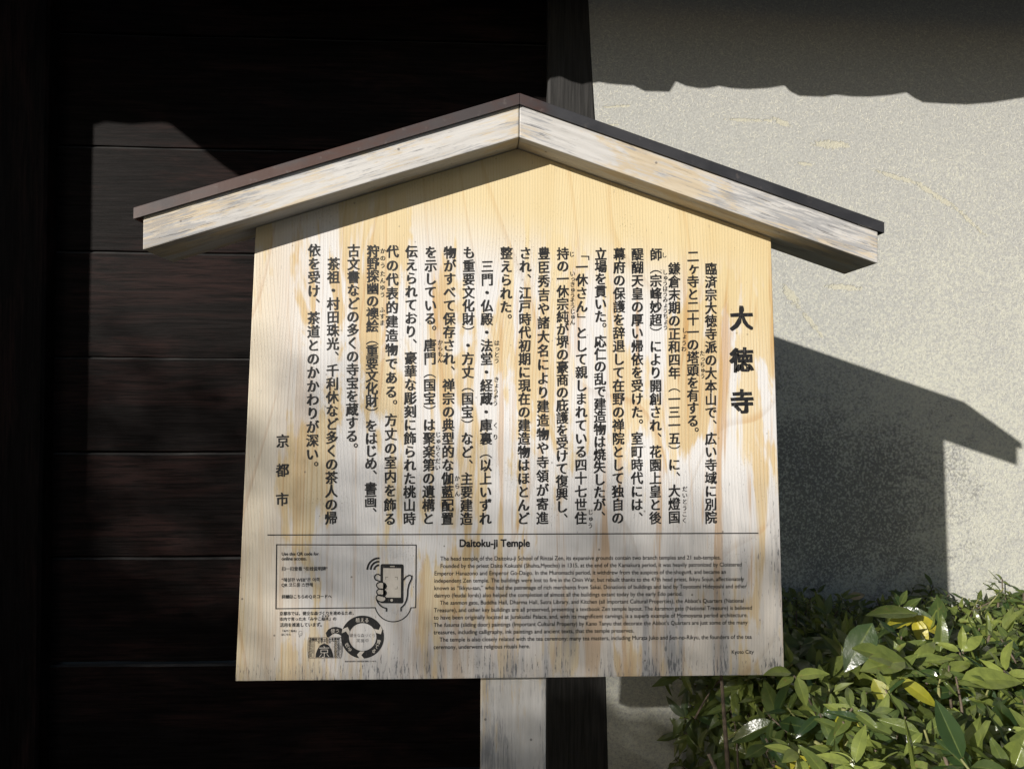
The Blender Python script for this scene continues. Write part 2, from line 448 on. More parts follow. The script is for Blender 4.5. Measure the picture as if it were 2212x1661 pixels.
M = dict(
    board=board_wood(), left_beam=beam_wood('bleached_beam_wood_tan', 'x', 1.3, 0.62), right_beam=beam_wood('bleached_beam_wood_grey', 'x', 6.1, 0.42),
    post=beam_wood('weathered_post_wood', 'z', 3.7, 0.36), copper=copper(), planks=charred('black_stained_planks', 'x', 0.0062),
    wallpost=simple('grey_black_post', (0.010, 0.0095, 0.009), (0.030, 0.0285, 0.0275), 9, 0.75, 0.5, 0.003, (14, 14, 0.6)),
    darkpost=charred('black_stained_post', 'z', 0.0065), plaster=plaster(), ink=ink_mat(),
    paper=simple('bare_wood_in_print', (0.45, 0.41, 0.36), (0.52, 0.48, 0.43), 40, 0.7, 0.1, 0.0005, (6, 1, 1)),
    tile=simple('grey_roof_tile', (0.06, 0.063, 0.068), (0.10, 0.103, 0.108), 18, 0.5),
    ground=simple('dark_gravel', (0.05, 0.053, 0.056), (0.115, 0.118, 0.122), 60, 0.95, 0.6, 0.01),
    leaf=leaf_mat('glossy_evergreen_leaf', (0.022, 0.045, 0.017), (0.20, 0.235, 0.055), 0.3, 0.22),
    yleaf=leaf_mat('yellowing_leaf', (0.22, 0.22, 0.02), (0.42, 0.36, 0.035), 0.3, 0.35),
    dry=leaf_mat('dry_leaf', (0.30, 0.22, 0.13), (0.50, 0.40, 0.27), 0.15, 0.7),
    lightened=simple('lit_plank_edge', (0.003, 0.003, 0.003), (0.034, 0.032, 0.031), 7, 0.7, 0.4, 0.002, (1, 1, 6)),  # light caught by the upper plank edges, put into the colour
    twig=simple('brown_twig_bark', (0.05, 0.038, 0.028), (0.13, 0.10, 0.072), 70, 0.85, 0.6, 0.003),
    gtwig=simple('green_twig_bark', (0.10, 0.12, 0.04), (0.19, 0.18, 0.07), 70, 0.6, 0.3, 0.002),
    bark=simple('tree_bark', (0.06, 0.045, 0.035), (0.16, 0.12, 0.09), 12, 0.9, 0.8, 0.02),
)

# ------------------------------------------------------------------ lettering tools
_curve = bpy.data.curves.new('glyph_source', 'FONT')
_curve.resolution_u = 3
_curve_o = bpy.data.objects.new('glyph_source', _curve)
COL.objects.link(_curve_o)
_cache = {}

def outline(s):
    """2-D filled outline of a string in the built-in font at size 1: (points, triangles, outward normals)"""
    if s in _cache:
        return _cache[s]
    _curve.body = s
    bpy.context.view_layer.update()
    ev = _curve_o.evaluated_get(bpy.context.evaluated_depsgraph_get())
    me = ev.to_mesh()
    key = {}; pts = []; idx = []
    for v in me.vertices:
        k = (round(v.co.x, 5), round(v.co.y, 5))
        if k not in key:
            key[k] = len(pts); pts.append((v.co.x, v.co.y))
        idx.append(key[k])
    tris = [tuple(idx[i] for i in p.vertices) for p in me.polygons]
    ev.to_mesh_clear()
    cnt = {}
    for f in tris:
        for a, b in zip(f, f[1:] + f[:1]):
            cnt.setdefault((min(a, b), max(a, b)), []).append((a, b, f))
    nor = [[0.0, 0.0] for _ in pts]
    for k, l in cnt.items():
        if len(l) != 1: continue
        a, b, f = l[0]
        ax, ay = pts[a]; bx, by = pts[b]
        ex, ey = bx - ax, by - ay
        L = math.hypot(ex, ey)
        if L < 1e-7: continue
        cx = sum(pts[i][0] for i in f) / len(f); cy = sum(pts[i][1] for i in f) / len(f)
        nx, ny = ey / L, -ex / L
        if nx * ((ax + bx) / 2 - cx) + ny * ((ay + by) / 2 - cy) < 0:
            nx, ny = -nx, -ny
        w = min(L, 0.05)
        for i in (a, b):
            nor[i][0] += nx * w; nor[i][1] += ny * w
    for q in nor:
        L = math.hypot(*q) or 1.0
        q[0] /= L; q[1] /= L
    _cache[s] = (pts, tris, nor)
    return _cache[s]

def advance(s):
    p = outline(s + '|')[0]; b = outline('|')[0]
    return max(q[0] for q in p) - max(q[0] for q in b)

SMALL = set('っゃゅょァィゥェォッャュョヶ')
def brush(ch, bold=0.024, nib=0.35):
    """one upright character as written with a broad brush: fuller strokes, thinner where the nib turns, rising to the right"""
    pts, tris, nor = outline(ch)
    n = len(pts)
    w = bold * (1.0 if n < 120 else 0.82 if n < 200 else 0.55)
    out = []
    for (x, y), (nx, ny) in zip(pts, nor):
        k = w * (0.58 + 0.78 * abs(nx) - nib * 1.8 * nx * ny)
        x2, y2 = x + nx * k, y + ny * k * 0.86
        y2 += 0.055 * (x2 - 0.5) + 0.012 * math.sin(3.1 * x2)      # brush strokes climb to the right
        x2 += 0.03 * (y2 - 0.38) * (x2 - 0.5)
        out.append((x2, y2))
    return out, tris

class Art:
    """flat print on the face of the board: collects polygons at one height above the wood"""
    def __init__(self, y):
        self.mb = MB(); self.y = y
    def raw(self, pts, tris):
        self.mb.add([(x, self.y, z) for x, z in pts], tris)
    def poly(self, pts):
        tr = tessellate_polygon([[Vector((x, z, 0)) for x, z in pts]])
        self.raw(pts, [tuple(t) for t in tr])
    def stroke(self, pts, w, closed=False):
        n = len(pts); P = [Vector(p) for p in pts]; L = []; Q = []
        for i in range(n):
            a = P[i-1] if (i > 0 or closed) else None
            b = P[(i+1) % n] if (i < n-1 or closed) else None
            d1 = (P[i] - a).normalized() if a is not None else None
            d2 = (b - P[i]).normalized() if b is not None else None
            d1 = d1 or d2; d2 = d2 or d1
            t = (d1 + d2)
            t = t.normalized() if t.length > 1e-6 else d1
            nn = Vector((-t.y, t.x))
            k = w / 2 / max(0.45, nn.dot(Vector((-d1.y, d1.x))))
            L.append(P[i] + nn * k); Q.append(P[i] - nn * k)
        m = n if closed else n - 1
        self.raw([tuple(p) for p in L + Q], [(i, (i+1) % n, n + (i+1) % n, n + i) for i in range(m)])
    def glyph(self, ch, cx, cz, em, rot=0.0, style='brush', bold=0.024, dx=0.0, dz=0.0):
        if style == 'brush':
            pts, tris = brush(ch, bold)
        else:
            p0, tris, nor = outline(ch)
            pts = [(x + a * bold, y + b * bold) for (x, y), (a, b) in zip(p0, nor)]
        c, s = math.cos(rot), math.sin(rot)
        out = []
        for x, y in pts:
            x, y = x - 0.5, y - 0.38
            x, y = x * c - y * s + dx, x * s + y * c + dz
            out.append((cx + x * em * 0.94, cz + y * em))
        self.raw(out, tris)
    def vertical(self, s, a, b, em, bold=0.024):
        """a vertical line of characters from centre a to centre b"""
        n = len(s)
        for i, ch in enumerate(s):
            f = i / max(1, n - 1)
            x = a[0] + (b[0] - a[0]) * f; z = a[1] + (b[1] - a[1]) * f
            if ch in '（）「」ー':
                self.glyph(ch, x, z, em, -math.pi / 2, 'plain', bold * 0.3, 0.12 if ch in '「」' else 0.0, 0.0)
            elif ch in '、。':
                self.glyph(ch, x, z, em, 0, 'plain', bold * 0.5, 0.62, 0.58)
            elif ch in SMALL:
                self.glyph(ch, x, z, em, 0, 'brush', bold, 0.08, 0.06)
            else:
                self.glyph(ch, x, z, em, 0, 'brush', bold)
    def line(self, s, x0, x1, z, slant=0.0, bold=0.0, squash=1.08):
        """a horizontal line from x0 to x1 on baseline z; *words* lean like italics"""
        parts = s.split('*')
        k = (x1 - x0) / advance(''.join(parts))
        pre = ''
        for i, w in enumerate(parts):
            if not w: continue
            ox = advance(pre) if pre else 0.0
            pts, tris, nor = outline(w)
            it = 0.2 if i % 2 else 0.0
            out = []
            for (x, y), (a, b) in zip(pts, nor):
                x += a * bold; y += b * bold
                X = x0 + (ox + x + it * y) * k
                out.append((X, z + y * k * squash + slant * (X - x0)))
            self.raw(out, tris)
            pre += w
    def build(self, name, mat, parent):
        return self.mb.build(name, mat, parent, fix=False)

# ------------------------------------------------------------------ what is printed on the board: (text, first, last) in board metres (x, z)
COLUMNS = [
    ('臨済宗大徳寺派の大本山で、広い寺域に別院', (0.3782, 1.7519), (0.3782, 1.2694)),
    ('二ヶ寺と二十一の塔頭を有する。', (0.3428, 1.7762), (0.3427, 1.4317)),
    ('鎌倉末期の正和四年（一三一五）に、大燈国', (0.3061, 1.7517), (0.3066, 1.2702)),
    ('師（宗峰妙超）により開創され、花園上皇と後', (0.27, 1.7787), (0.2695, 1.2688)),
    ('醍醐天皇の厚い帰依を受けた。室町時代には、', (0.2337, 1.7786), (0.2336, 1.2689)),
    ('幕府の保護を辞退して在野の禅院として独自の', (0.1984, 1.7785), (0.1965, 1.2688)),
    ('立場を貫いた。応仁の乱で建造物は焼失したが、', (0.1622, 1.7783), (0.1607, 1.2701)),
    ('「一休さん」として親しまれている四十七世住', (0.1253, 1.7782), (0.1247, 1.2688)),
    ('持の一休宗純が堺の豪商の庇護を受けて復興し、', (0.0884, 1.7781), (0.0882, 1.2663)),
    ('豊臣秀吉や諸大名により建造物や寺領が寄進', (0.0516, 1.778), (0.0506, 1.2688)),
    ('され、江戸時代初期に現在の建造物はほとんど', (0.0158, 1.7778), (0.0141, 1.2683)),
    ('整えられた。', (-0.0209, 1.7777), (-0.0215, 1.6481)),
    ('三門・仏殿・法堂・経蔵・庫裏（以上いずれ', (-0.0576, 1.7517), (-0.0587, 1.2683)),
    ('も重要文化財）・方丈（国宝）など、主要建造', (-0.093, 1.7775), (-0.095, 1.2678)),
    ('物がすべて保存され、禅宗の典型的な伽藍配置', (-0.1294, 1.7774), (-0.1312, 1.2683)),
    ('を示している。唐門（国宝）は聚楽第の遺構と', (-0.1658, 1.7772), (-0.1673, 1.2687)),
    ('伝えられており、豪華な彫刻に飾られた桃山時', (-0.2029, 1.778), (-0.2033, 1.2682)),
    ('代の代表的建造物である。方丈の室内を飾る', (-0.2391, 1.7779), (-0.2401, 1.2678)),
    ('狩野探幽の襖絵（重要文化財）をはじめ、書画、', (-0.276, 1.7777), (-0.2769, 1.2779)),
    ('古文書などの多くの寺宝を蔵する。', (-0.3129, 1.7785), (-0.3134, 1.3999)),
    ('茶祖・村田珠光、千利休など多くの茶人の帰', (-0.3506, 1.7527), (-0.351, 1.27)),
    ('依を受け、茶道とのかかわりが深い。', (-0.3873, 1.7782), (-0.3875, 1.3647)),
]
RUBY = [
    ('し', (0.2854, 1.7779), (0.2854, 1.7779)),
    ('しゅうほうみょうちょう', (0.287, 1.7444), (0.2879, 1.6372)),
    ('しょうわ', (0.3251, 1.6317), (0.3239, 1.5957)),
    ('たっちゅう', (0.3602, 1.5875), (0.3608, 1.5433)),
    ('じ', (0.1046, 1.7772), (0.1046, 1.7772)),
    ('いっきゅうそうじゅん', (0.1061, 1.7395), (0.1065, 1.6454)),
    ('だいとうこく', (0.3261, 1.3245), (0.3255, 1.2637)),
    ('じゅう', (0.1427, 1.2801), (0.1425, 1.2543)),
    ('はっとう', (-0.0395, 1.6044), (-0.0396, 1.5706)),
    ('きょうぞう', (-0.0398, 1.5341), (-0.0418, 1.4888)),
    ('くり', (-0.0411, 1.4461), (-0.0412, 1.4239)),
    ('からん', (-0.1141, 1.3449), (-0.1134, 1.3157)),
    ('じゅらくだい', (-0.1509, 1.4283), (-0.1511, 1.3655)),
    ('からもん', (-0.1477, 1.6046), (-0.1478, 1.5709)),
    ('かのう', (-0.2584, 1.7787), (-0.2585, 1.7511)),
    ('たんゆう', (-0.2585, 1.7352), (-0.2586, 1.6952)),
    ('ふすま', (-0.2587, 1.666), (-0.2587, 1.6411)),
]
TITLE = ('大徳寺', (0.4386, 1.656), (0.4397, 1.4935))
SIGNATURE = ('京都市', (-0.443, 1.4154), (-0.443, 1.3052))
ENGLISH = [
    ('The head temple of the Daitoku-ji School of Rinzai Zen, its expansive grounds contain two branch temples and 21 sub-temples.', -0.1441, 0.3980, 1.1886),
    ('Founded by the priest Daito Kokushi (Shuho Myocho) in 1315, at the end of the Kamakura period, it was heavily patronized by Cloistered', -0.1441, 0.4396, 1.1747),
    ('Emperor Hanazono and Emperor Go-Daigo. In the Muromachi period, it withdrew from the auspices of the shoguns, and became an', -0.1555, 0.4084, 1.1607),
    ('independent Zen temple. The buildings were lost to fire in the Onin War, but rebuilt thanks to the 47th head priest, Ikkyu Sojun, affectionately', -0.1555, 0.4436, 1.1468),
    ('known as “Ikkyu-san,” who had the patronage of rich merchants from Sakai. Donations of buildings and land by Toyotomi Hideyoshi and other', -0.1555, 0.4485, 1.1328),
    ('daimyo (feudal lords) also helped the completion of almost all the buildings extant today by the early Edo period.', -0.1556, 0.3233, 1.1189),
    ('The *sanmon* gate, Buddha Hall, Dharma Hall, Sutra Library, and Kitchen (all Important Cultural Properties), the Abbot’s Quarters (National', -0.1444, 0.4432, 1.1050),
    ('Treasure), and other key buildings are all preserved, presenting a textbook Zen temple layout. The *karamon* gate (National Treasure) is believed', -0.1557, 0.4597, 1.0910),
    ('to have been originally located at Jurakudai Palace, and, with its magnificent carvings, is a superb example of Momoyama period architecture.', -0.1557, 0.4509, 1.0771),
    ('The *fusuma* (sliding door) paintings (Important Cultural Property) by Kano Tanyu that decorate the Abbot’s Quarters are just some of the many', -0.1558, 0.4504, 1.0631),
    ('treasures, including calligraphy, ink paintings and ancient texts, that the temple preserves.', -0.1558, 0.2287, 1.0492),
    ('The temple is also closely related with the tea ceremony: many tea masters, including Murata Juko and Sen-no-Rikyu, the founders of the tea', -0.1446, 0.4585, 1.0352),
    ('ceremony, underwent religious rituals here.', -0.1559, 0.0283, 1.0213),
]
HEADING = ('Daitoku-ji Temple', -0.1085, 0.0271, 1.2147)
CITY = ('Kyoto City', 0.4186, 0.4622, 1.0065)
# divider (-0.4698, 1.2383) (0.4718, 1.2387)

# ------------------------------------------------------------------ ground
g = MB(); g.box((-120, -120, -0.3), (120, 120, 0.0))
ground = g.build('ground', M['ground'])
ground['kind'] = 'structure'

# ------------------------------------------------------------------ walls behind the sign
def wall_thing(*a):
    o = thing(*a); o['kind'] = 'thing'
    return o
WY = WALL_Y                     # face of the plaster and of the posts
PY = WY + 0.055                # face of the planks

pw = wall_thing('plaster_wall', 'beige straw-flecked clay plaster wall behind the right half of the notice board, under tiled eaves', 'wall', (1.6, WY, 0))
mb = MB()
edge = [(0.345, 0.0), (0.335, 0.40), (0.326, 0.66), (0.312, 1.30), (0.300, 2.0), (0.291, 2.38), (0.278, 2.56), (0.265, 2.80), (0.265, 3.1)]
edge = [W(x, z) for x, z in edge]
edge[0] = (edge[0][0], 0.0)
nx = 60
poly = edge[::-1] + [(4.2, 0.0), (4.2, edge[-1][1])]
mb.prism_y(poly[::-1], WY + 0.004, WY + 0.12)
mb.build('plaster_panel', M['plaster'], pw, smooth=False)
mb = MB(); mb.box((0.30, WY - 0.03, 2.815), (4.2, WY + 0.14, 2.98))
mb.build('tie_beam', M['planks'], pw, bevel=0.004)

# eaves: the lower edge of the tiles, which draws the scalloped shadow on the wall
EO = 0.52                       # how far the tile fronts stand before the wall
def eave_pt(x, z):              # wall point that gets the shadow -> point on the tile front above it
    k = EO / SUN.y
    return (x - SUN.x * k, z - SUN.z * k)
base = [(0.119, 2.515), (0.188, 2.528), (0.21, 2.511), (0.246, 2.502), (0.297, 2.515), (0.334, 2.509), (0.392, 2.506), (0.43, 2.505), (0.447, 2.488), (0.528, 2.488), (0.548, 2.522), (0.583, 2.508), (0.627, 2.501), (0.657, 2.503), (0.69, 2.511), (0.731, 2.504), (0.783, 2.502), (0.85, 2.507), (0.921, 2.52), (0.954, 2.484), (1.036, 2.483), (1.073, 2.491), (1.126, 2.486), (1.186, 2.486), (1.254, 2.493), (1.322, 2.505), (1.367, 2.472), (1.443, 2.469), (1.519, 2.468), (1.603, 2.477), (1.719, 2.497)]
tile = [(0.0, 0.0), (0.03, -0.034), (0.105, -0.036), (0.135, -0.028), (0.18, -0.034), (0.24, -0.034), (0.30, -0.026), (0.352, -0.012)]
right = []
for k in range(7):
    right += [(1.735 + 0.385 * k + x, 2.495 + z + 0.006 * math.sin(k * 2.1)) for x, z in tile]
left = [(-3.4, 2.35), (-1.55, 2.345), (-1.46, 2.340), (-1.36, 2.345), (-1.28, 2.372), (-1.20, 2.366), (-1.10, 2.374), (-1.055, 2.366),
        (-0.86, 2.215), (-0.70, 2.108), (0.02, 2.10), (0.085, 2.33), (0.10, 2.50)]
low = [eave_pt(*W(x, z)) for x, z in [(-0.6, 2.515), (-0.3, 2.51), (0.0, 2.525), (0.06, 2.51)] + base + right]
top = [(low[-1][0], 2.98), (low[0][0], 2.98)]
mb = MB(); mb.prism_y(low + top, WY - EO, WY - EO + 0.03)
mb.build('eave_tile', M['tile'], pw)
mb = MB()
x0, x1 = low[0][0], low[-1][0]
mb.add([(x0, WY - EO + 0.02, 2.92), (x1, WY - EO + 0.02, 2.92), (x1, WY + 0.5, 3.42), (x0, WY + 0.5, 3.42),
        (x0, WY - EO + 0.02, 2.98), (x1, WY - EO + 0.02, 2.98), (x1, WY + 0.5, 3.48), (x0, WY + 0.5, 3.48)],
       [(0, 3, 2, 1), (4, 5, 6, 7), (0, 1, 5, 4), (1, 2, 6, 5), (2, 3, 7, 6), (3, 0, 4, 7)])
mb.build('roof_slope', M['tile'], pw)
# unseen board added further out at left, edge shaped to shade upper planks
VO = 1.02
vb = [(W(x, z)[0] - SUN.x * (VO + 0.055), W(x, z)[1] - SUN.z * (VO + 0.055)) for x, z in left]
mb = MB(); mb.prism_y(vb + [(vb[-1][0], 4.1), (vb[0][0], 4.1)], WY - VO, WY - VO + 0.04)
SHADE_BOARD = mb

SHADE_BOARD_PARENT = kw = wall_thing('plank_wall', 'near-black stained wall of wide horizontal planks behind the left half of the notice board', 'wall', (-0.65, WY, 0))
SHADE_BOARD.build('shade_board', M['darkpost'], kw)
seams = [0.0, 0.30, 0.651, 0.988, 1.318, 1.619, 1.957, 2.295, 2.66, 3.05]
seams = [0.0] + [W(0, s)[1] for s in seams[1:]]
mb = MB()
r2 = random.Random(3)
for a, b in zip(seams, seams[1:]):
    gap = 0.009 if a < 0.7 else 0.0035
    n = 90
    bot = []; topp = []
    ph = r2.uniform(0, 9); dy = r2.uniform(-0.002, 0.002)
    for i in range(n + 1):
        x = -4.2 + 4.45 * i / n
        w = 0.0016 * math.sin(x * 3.3 + ph) + 0.0009 * math.sin(x * 11 + ph * 2) + r2.uniform(-0.0005, 0.0005)
        bot.append((x, a + (gap / 2 if a > 0 else 0) + w))
        topp.append((x, b - gap / 2 + 0.7 * w))
    ch = 0.006
    fr = [bot, topp]
    vs = []; fs = []; edgef = []
    # rows: back bottom, front bottom, front top (before chamfer), top edge, back top
    prof = [(0.028, 0, 0), (0.0015, 0, 0), (0.0, 0, 0.0015), (0.0, 1, -ch), (ch * 0.9, 1, 0), (0.028, 1, 0)]
    for i in range(n + 1):
        for y, which, dz in prof:
            x, z = fr[which][i]
            vs.append((x, PY + dy + y, z + dz))
    m = len(prof)
    for i in range(n):
        for j in range(m):
            p, q = i * m + j, i * m + (j + 1) % m
            (edgef if j == 3 else fs).append((p, p + m, q + m, q))
    fs.append(tuple(range(m))); fs.append(tuple(n * m + j for j in range(m - 1, -1, -1)))
    mb.add(vs, fs)
    mb.f += [tuple(i + len(mb.v) - len(vs) for i in f) for f in edgef]; mb.m += [1] * len(edgef)
mb.build('planking', [M['planks'], M['lightened']], kw)
mb = MB(); mb.box((-4.2, PY + 0.034, 0.70), (0.2, PY + 0.05, 3.05))  # unseen board added to stop sky light through the upper gaps
mb.build('gap_light_stop', M['darkpost'], kw)

# the post between planks and plaster: hewn, its right edge follows the plaster
mb = MB()
zs = [0.0, 0.4, 0.9, 1.4, 1.9, 2.3, 2.45, 2.6, 2.8, 3.1]
def redge(z):
    for (xa, za), (xb, zb) in zip(edge, edge[1:]):
        if za <= z <= zb: return xa + (xb - xa) * (z - za) / (zb - za)
    return edge[-1][0]
vs = []
for z in zs:
    rx = redge(z) + 0.002
    vs += [(0.135, WY + 0.13, z), (0.135, WY + 0.008, z), (0.143, WY, z), (rx - 0.006, WY, z), (rx, WY + 0.006, z), (rx, WY + 0.13, z)]
fs = []
for i in range(len(zs) - 1):
    for j in range(6):
        fs.append((i*6 + j, i*6 + (j+1) % 6, (i+1)*6 + (j+1) % 6, (i+1)*6 + j))
fs += [tuple(range(5, -1, -1)), tuple((len(zs)-1)*6 + j for j in range(6))]
mb.add(vs, fs)
mb.build('post', M['wallpost'], kw)
# the far post at the left, chamfered edge towards the planks
mb = MB()
xr = W(-1.415, 0)[0]
mb.prism_y([(xr - 0.26, 0), (xr - 0.012, 0), (xr - 0.010, 3.08), (xr - 0.26, 3.08)], WY, WY + 0.13)
mb.build('post', M['darkpost'], kw, bevel=0.008, seg=1)
mb = MB()
mb.box((-2.6, WY - 0.56, 0), (W(-1.985, 0)[0], WY - 0.40, 3.08))  # unseen pillar added here to keep the far post in shade
mb.build('shade_pillar', M['darkpost'], kw, bevel=0.01)

# ------------------------------------------------------------------ the notice board
Z0 = 1.46
zb, hb = 0.5208 + Z0, 0.0612
SL, SR = 0.3210, 0.3330
D, E = 0.0596, 0.0622
aL, aR = 0.679, 0.677
sign = thing('notice_board', 'tall wooden notice board with gabled roof and Japanese and English temple history printed in black', 'notice board', (0, 0.08, 0))

mb = MB()
tl, tr = 0.498, 0.4975
top_l, top_r = zb - SL * tl - 0.0005, zb - SR * tr - 0.0005
mb.prism_y([(-0.5268, Z0 - 0.4955), (0.5232, Z0 - 0.4955), (tr, top_r), (0, zb - 0.0005), (-tl, top_l)], 0.0, 0.030)
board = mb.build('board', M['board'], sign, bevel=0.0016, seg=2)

# rafters: two square timbers meeting in a plumb joint, end grain cut plumb
for sgn, sl, a, mat in ((-1, SL, aL, M['left_beam']), (1, SR, aR, M['right_beam'])):
    ln = a
    pts = [(sgn * 0.0006, zb), (sgn * a, zb - sl * a), (sgn * a, zb - sl * a + hb), (sgn * 0.0006, zb + hb)]
    if sgn < 0: pts = pts[::-1]
    mb = MB(); mb.prism_y(pts, -D, E)
    fr = Matrix.Translation((0, 0, zb)) @ Matrix.Rotation(math.atan(sl) * sgn, 4, 'Y')
    mb.build('rafter', mat, sign, frame=fr, bevel=0.0022, seg=2)

# copper sheet with a folded drip edge, one length per slope
zc = 0.6003 + Z0
for sgn, sl, a in ((-1, SL, 0.693), (1, SR, 0.686)):
    mb = MB()
    x0c, x1c = sgn * 0.0004, sgn * a
    yf, yb, th, dr = -0.0657, 0.115, 0.0025, 0.0205
    def q(x, dz): return (x, zc - sl * abs(x) + dz)
    def band(xa, xb, ya, yb_, lo, hi):
        p = [q(xa, lo), q(xb, lo), q(xb, hi), q(xa, hi)]
        if xb < xa: p = [q(xb, lo), q(xa, lo), q(xa, hi), q(xb, hi)]
        mb.prism_y(p, ya, yb_)
    # one closed ring profile swept along the slope
    prof = [(yf, -dr), (yf, -0.001), (yf + 0.001, 0), (yb - 0.001, 0.041), (yb, 0.040), (yb, -dr), (yb - th, -dr), (yb - th, 0.041 - th), (yf + th, -th), (yf + th, -dr)]
    n = 14
    vs = []
    for i in range(n + 1):
        x = x0c + (x1c - x0c) * i / n
        w = 0.0003 * math.sin(i * 2.3 + sgn) * (0.3 + i / n)
        for y, dz in prof:
            X, Z = q(x, dz); vs.append((X, y + (w if y < 0 else 0), Z + 0.4 * w))
    m = len(prof); fs = []
    for i in range(n):
        for j in range(m):
            fs.append((i*m+j, i*m+(j+1) % m, (i+1)*m+(j+1) % m, (i+1)*m+j))
    fs.append(tuple(range(m))); fs.append(tuple(n*m + j for j in range(m-1, -1, -1)))
    mb.add(vs, fs)
    # end flange
    e0, e1 = (x1c - sgn * 0.0022, x1c)
    p = [q(e0, -dr), q(e1, -dr), q(e1, -0.0004), q(e0, -0.0004)]
    if sgn < 0: p = [p[1], p[0], p[3], p[2]]
    mb.prism_y(p, yf + 0.0008, yb - 0.0008)
    mb.build('roof_sheet', M['copper'], sign)

mb = MB(); mb.box((-0.0660, 0.0305, 0), (0.0625, 0.150, Z0 + 0.494))
mb.build('post', M['post'], sign, bevel=0.003, seg=2)
# carpenter's nails fixing the rafters
INK = -0.0005
for t_, a, b in COLUMNS:
    A = Art(INK); A.vertical(t_, a, b, 0.0258, 0.031); A.build('text_column', M['ink'], board)
def spread(s, a, b, em, bold, name):
    for k, ch in enumerate(s):
        f = k / (len(s) - 1)
        p = (a[0] + (b[0] - a[0]) * f, a[1] + (b[1] - a[1]) * f)
        A = Art(INK); A.vertical(ch, p, p, em, bold); A.build(name, M['ink'], board)
spread(TITLE[0], TITLE[1], TITLE[2], 0.0495, 0.046, 'title_character')
for t_, a, b in RUBY:
    A = Art(INK); A.vertical(t_, (a[0] + 0.001, a[1]), (b[0] + 0.001, b[1]), 0.0115, 0.016); A.build('reading_aid', M['ink'], board)
spread(SIGNATURE[0], SIGNATURE[1], SIGNATURE[2], 0.0265, 0.030, 'signature_character')
for t_, a, b, z in ENGLISH + [CITY]:
    A = Art(INK); A.line(t_, a, b, z, bold=0.012); A.build('english_line', M['ink'], board)
A = Art(INK); A.line(HEADING[0], HEADING[1], HEADING[2], HEADING[3], bold=0.042); A.build('english_heading', M['ink'], board)
A = Art(INK)
A.poly([(-0.4698, 1.2372), (0.4718, 1.2376), (0.4718, 1.2397), (-0.4698, 1.2393)])
A.build('divider_line', M['ink'], board)

# ---- the panel with the phone, drawn in its own units (1 unit = 0.2122 mm), y downwards
U = 2.1222e-4
def P(x, y): return (-0.50554 + U * x - 2.1e-7 * y, 1.26193 - 3.49e-6 * x - 2.1315e-4 * y)
def PL(l): return [P(*p) for p in l]
def arc(cx, cy, r, a0, a1, n=24, ry=None):
    ry = r if ry is None else ry
    return [(cx + r * math.cos(R(a0 + (a1 - a0) * i / n)), cy + ry * math.sin(R(a0 + (a1 - a0) * i / n))) for i in range(n + 1)]
def ell(cx, cy, a, b, rot=0, n=28):
    c, s = math.cos(R(rot)), math.sin(R(rot))
    return [(cx + a*math.cos(t)*c - b*math.sin(t)*s, cy + a*math.cos(t)*s + b*math.sin(t)*c) for t in [2*math.pi*i/n for i in range(n)]]
def rrect(x0, y0, x1, y1, r):
    return arc(x0+r, y0+r, r, 180, 270, 6) + arc(x1-r, y0+r, r, 270, 360, 6) + arc(x1-r, y1-r, r, 0, 90, 6) + arc(x0+r, y1-r, r, 90, 180, 6)
def tline(_, s, x0, x1, y, bold=0.0):
    a = P(x0, y); b = P(x1, y)
    A = Art(INK); A.line(s, a[0], b[0], a[1], bold=bold + 0.012); A.build('panel_line', M['ink'], board)

A = Art(INK)
chord = arc(1286, 700, 163, 14, 166, 30)
fr = [(1122, 740), (250, 757), (250, 193), (1487, 180), (1487, 736), (1450, 737)]
A.stroke(PL(fr + chord), 9 * U, closed=True)
A.build('panel_frame', M['ink'], board)

A = Art(INK)
tline(A, 'Use this QR code for', 295, 622, 287, 0.008)
tline(A, 'online access.', 295, 517, 330, 0.008)
tline(A, '扫一扫查看 “在线说明牌”', 296, 703, 420, 0.006)
tline(A, '“해설판 WEB”은 이쪽', 296, 636, 518, 0.004)
tline(A, 'QR 코드를 스캔해', 296, 575, 562, 0.004)
tline(A, '詳細はこちらのＱＲコードへ', 299, 741, 665, 0.018)
tline(A, '京都市では，健全な森づくりを進めるため，', 282, 958, 813, 0.010)
tline(A, '市内で育った木「みやこ杣木」の', 282, 785, 862, 0.010)
tline(A, '活用を推進しています。', 286, 676, 914, 0.010)
tline(A, 'そ ま ぎ', 656, 722, 826, 0.02)
tline(A, '『みやこ杣木』', 297, 446, 961, 0.010)
tline(A, 'はこちら', 300, 384, 992, 0.010)
# small pointing hand
hand = [(455, 952), (480, 952), (482, 985), (474, 992), (466, 990), (462, 1005), (456, 1003), (457, 985), (452, 980)]
A.stroke(PL(hand), 2.2 * U, closed=True)
A.stroke(PL([(466, 972), (480, 974)]), 2 * U); A.stroke(PL([(466, 981), (479, 984)]), 2 * U)
A.build('pointing_hand_drawing', M['ink'], board)

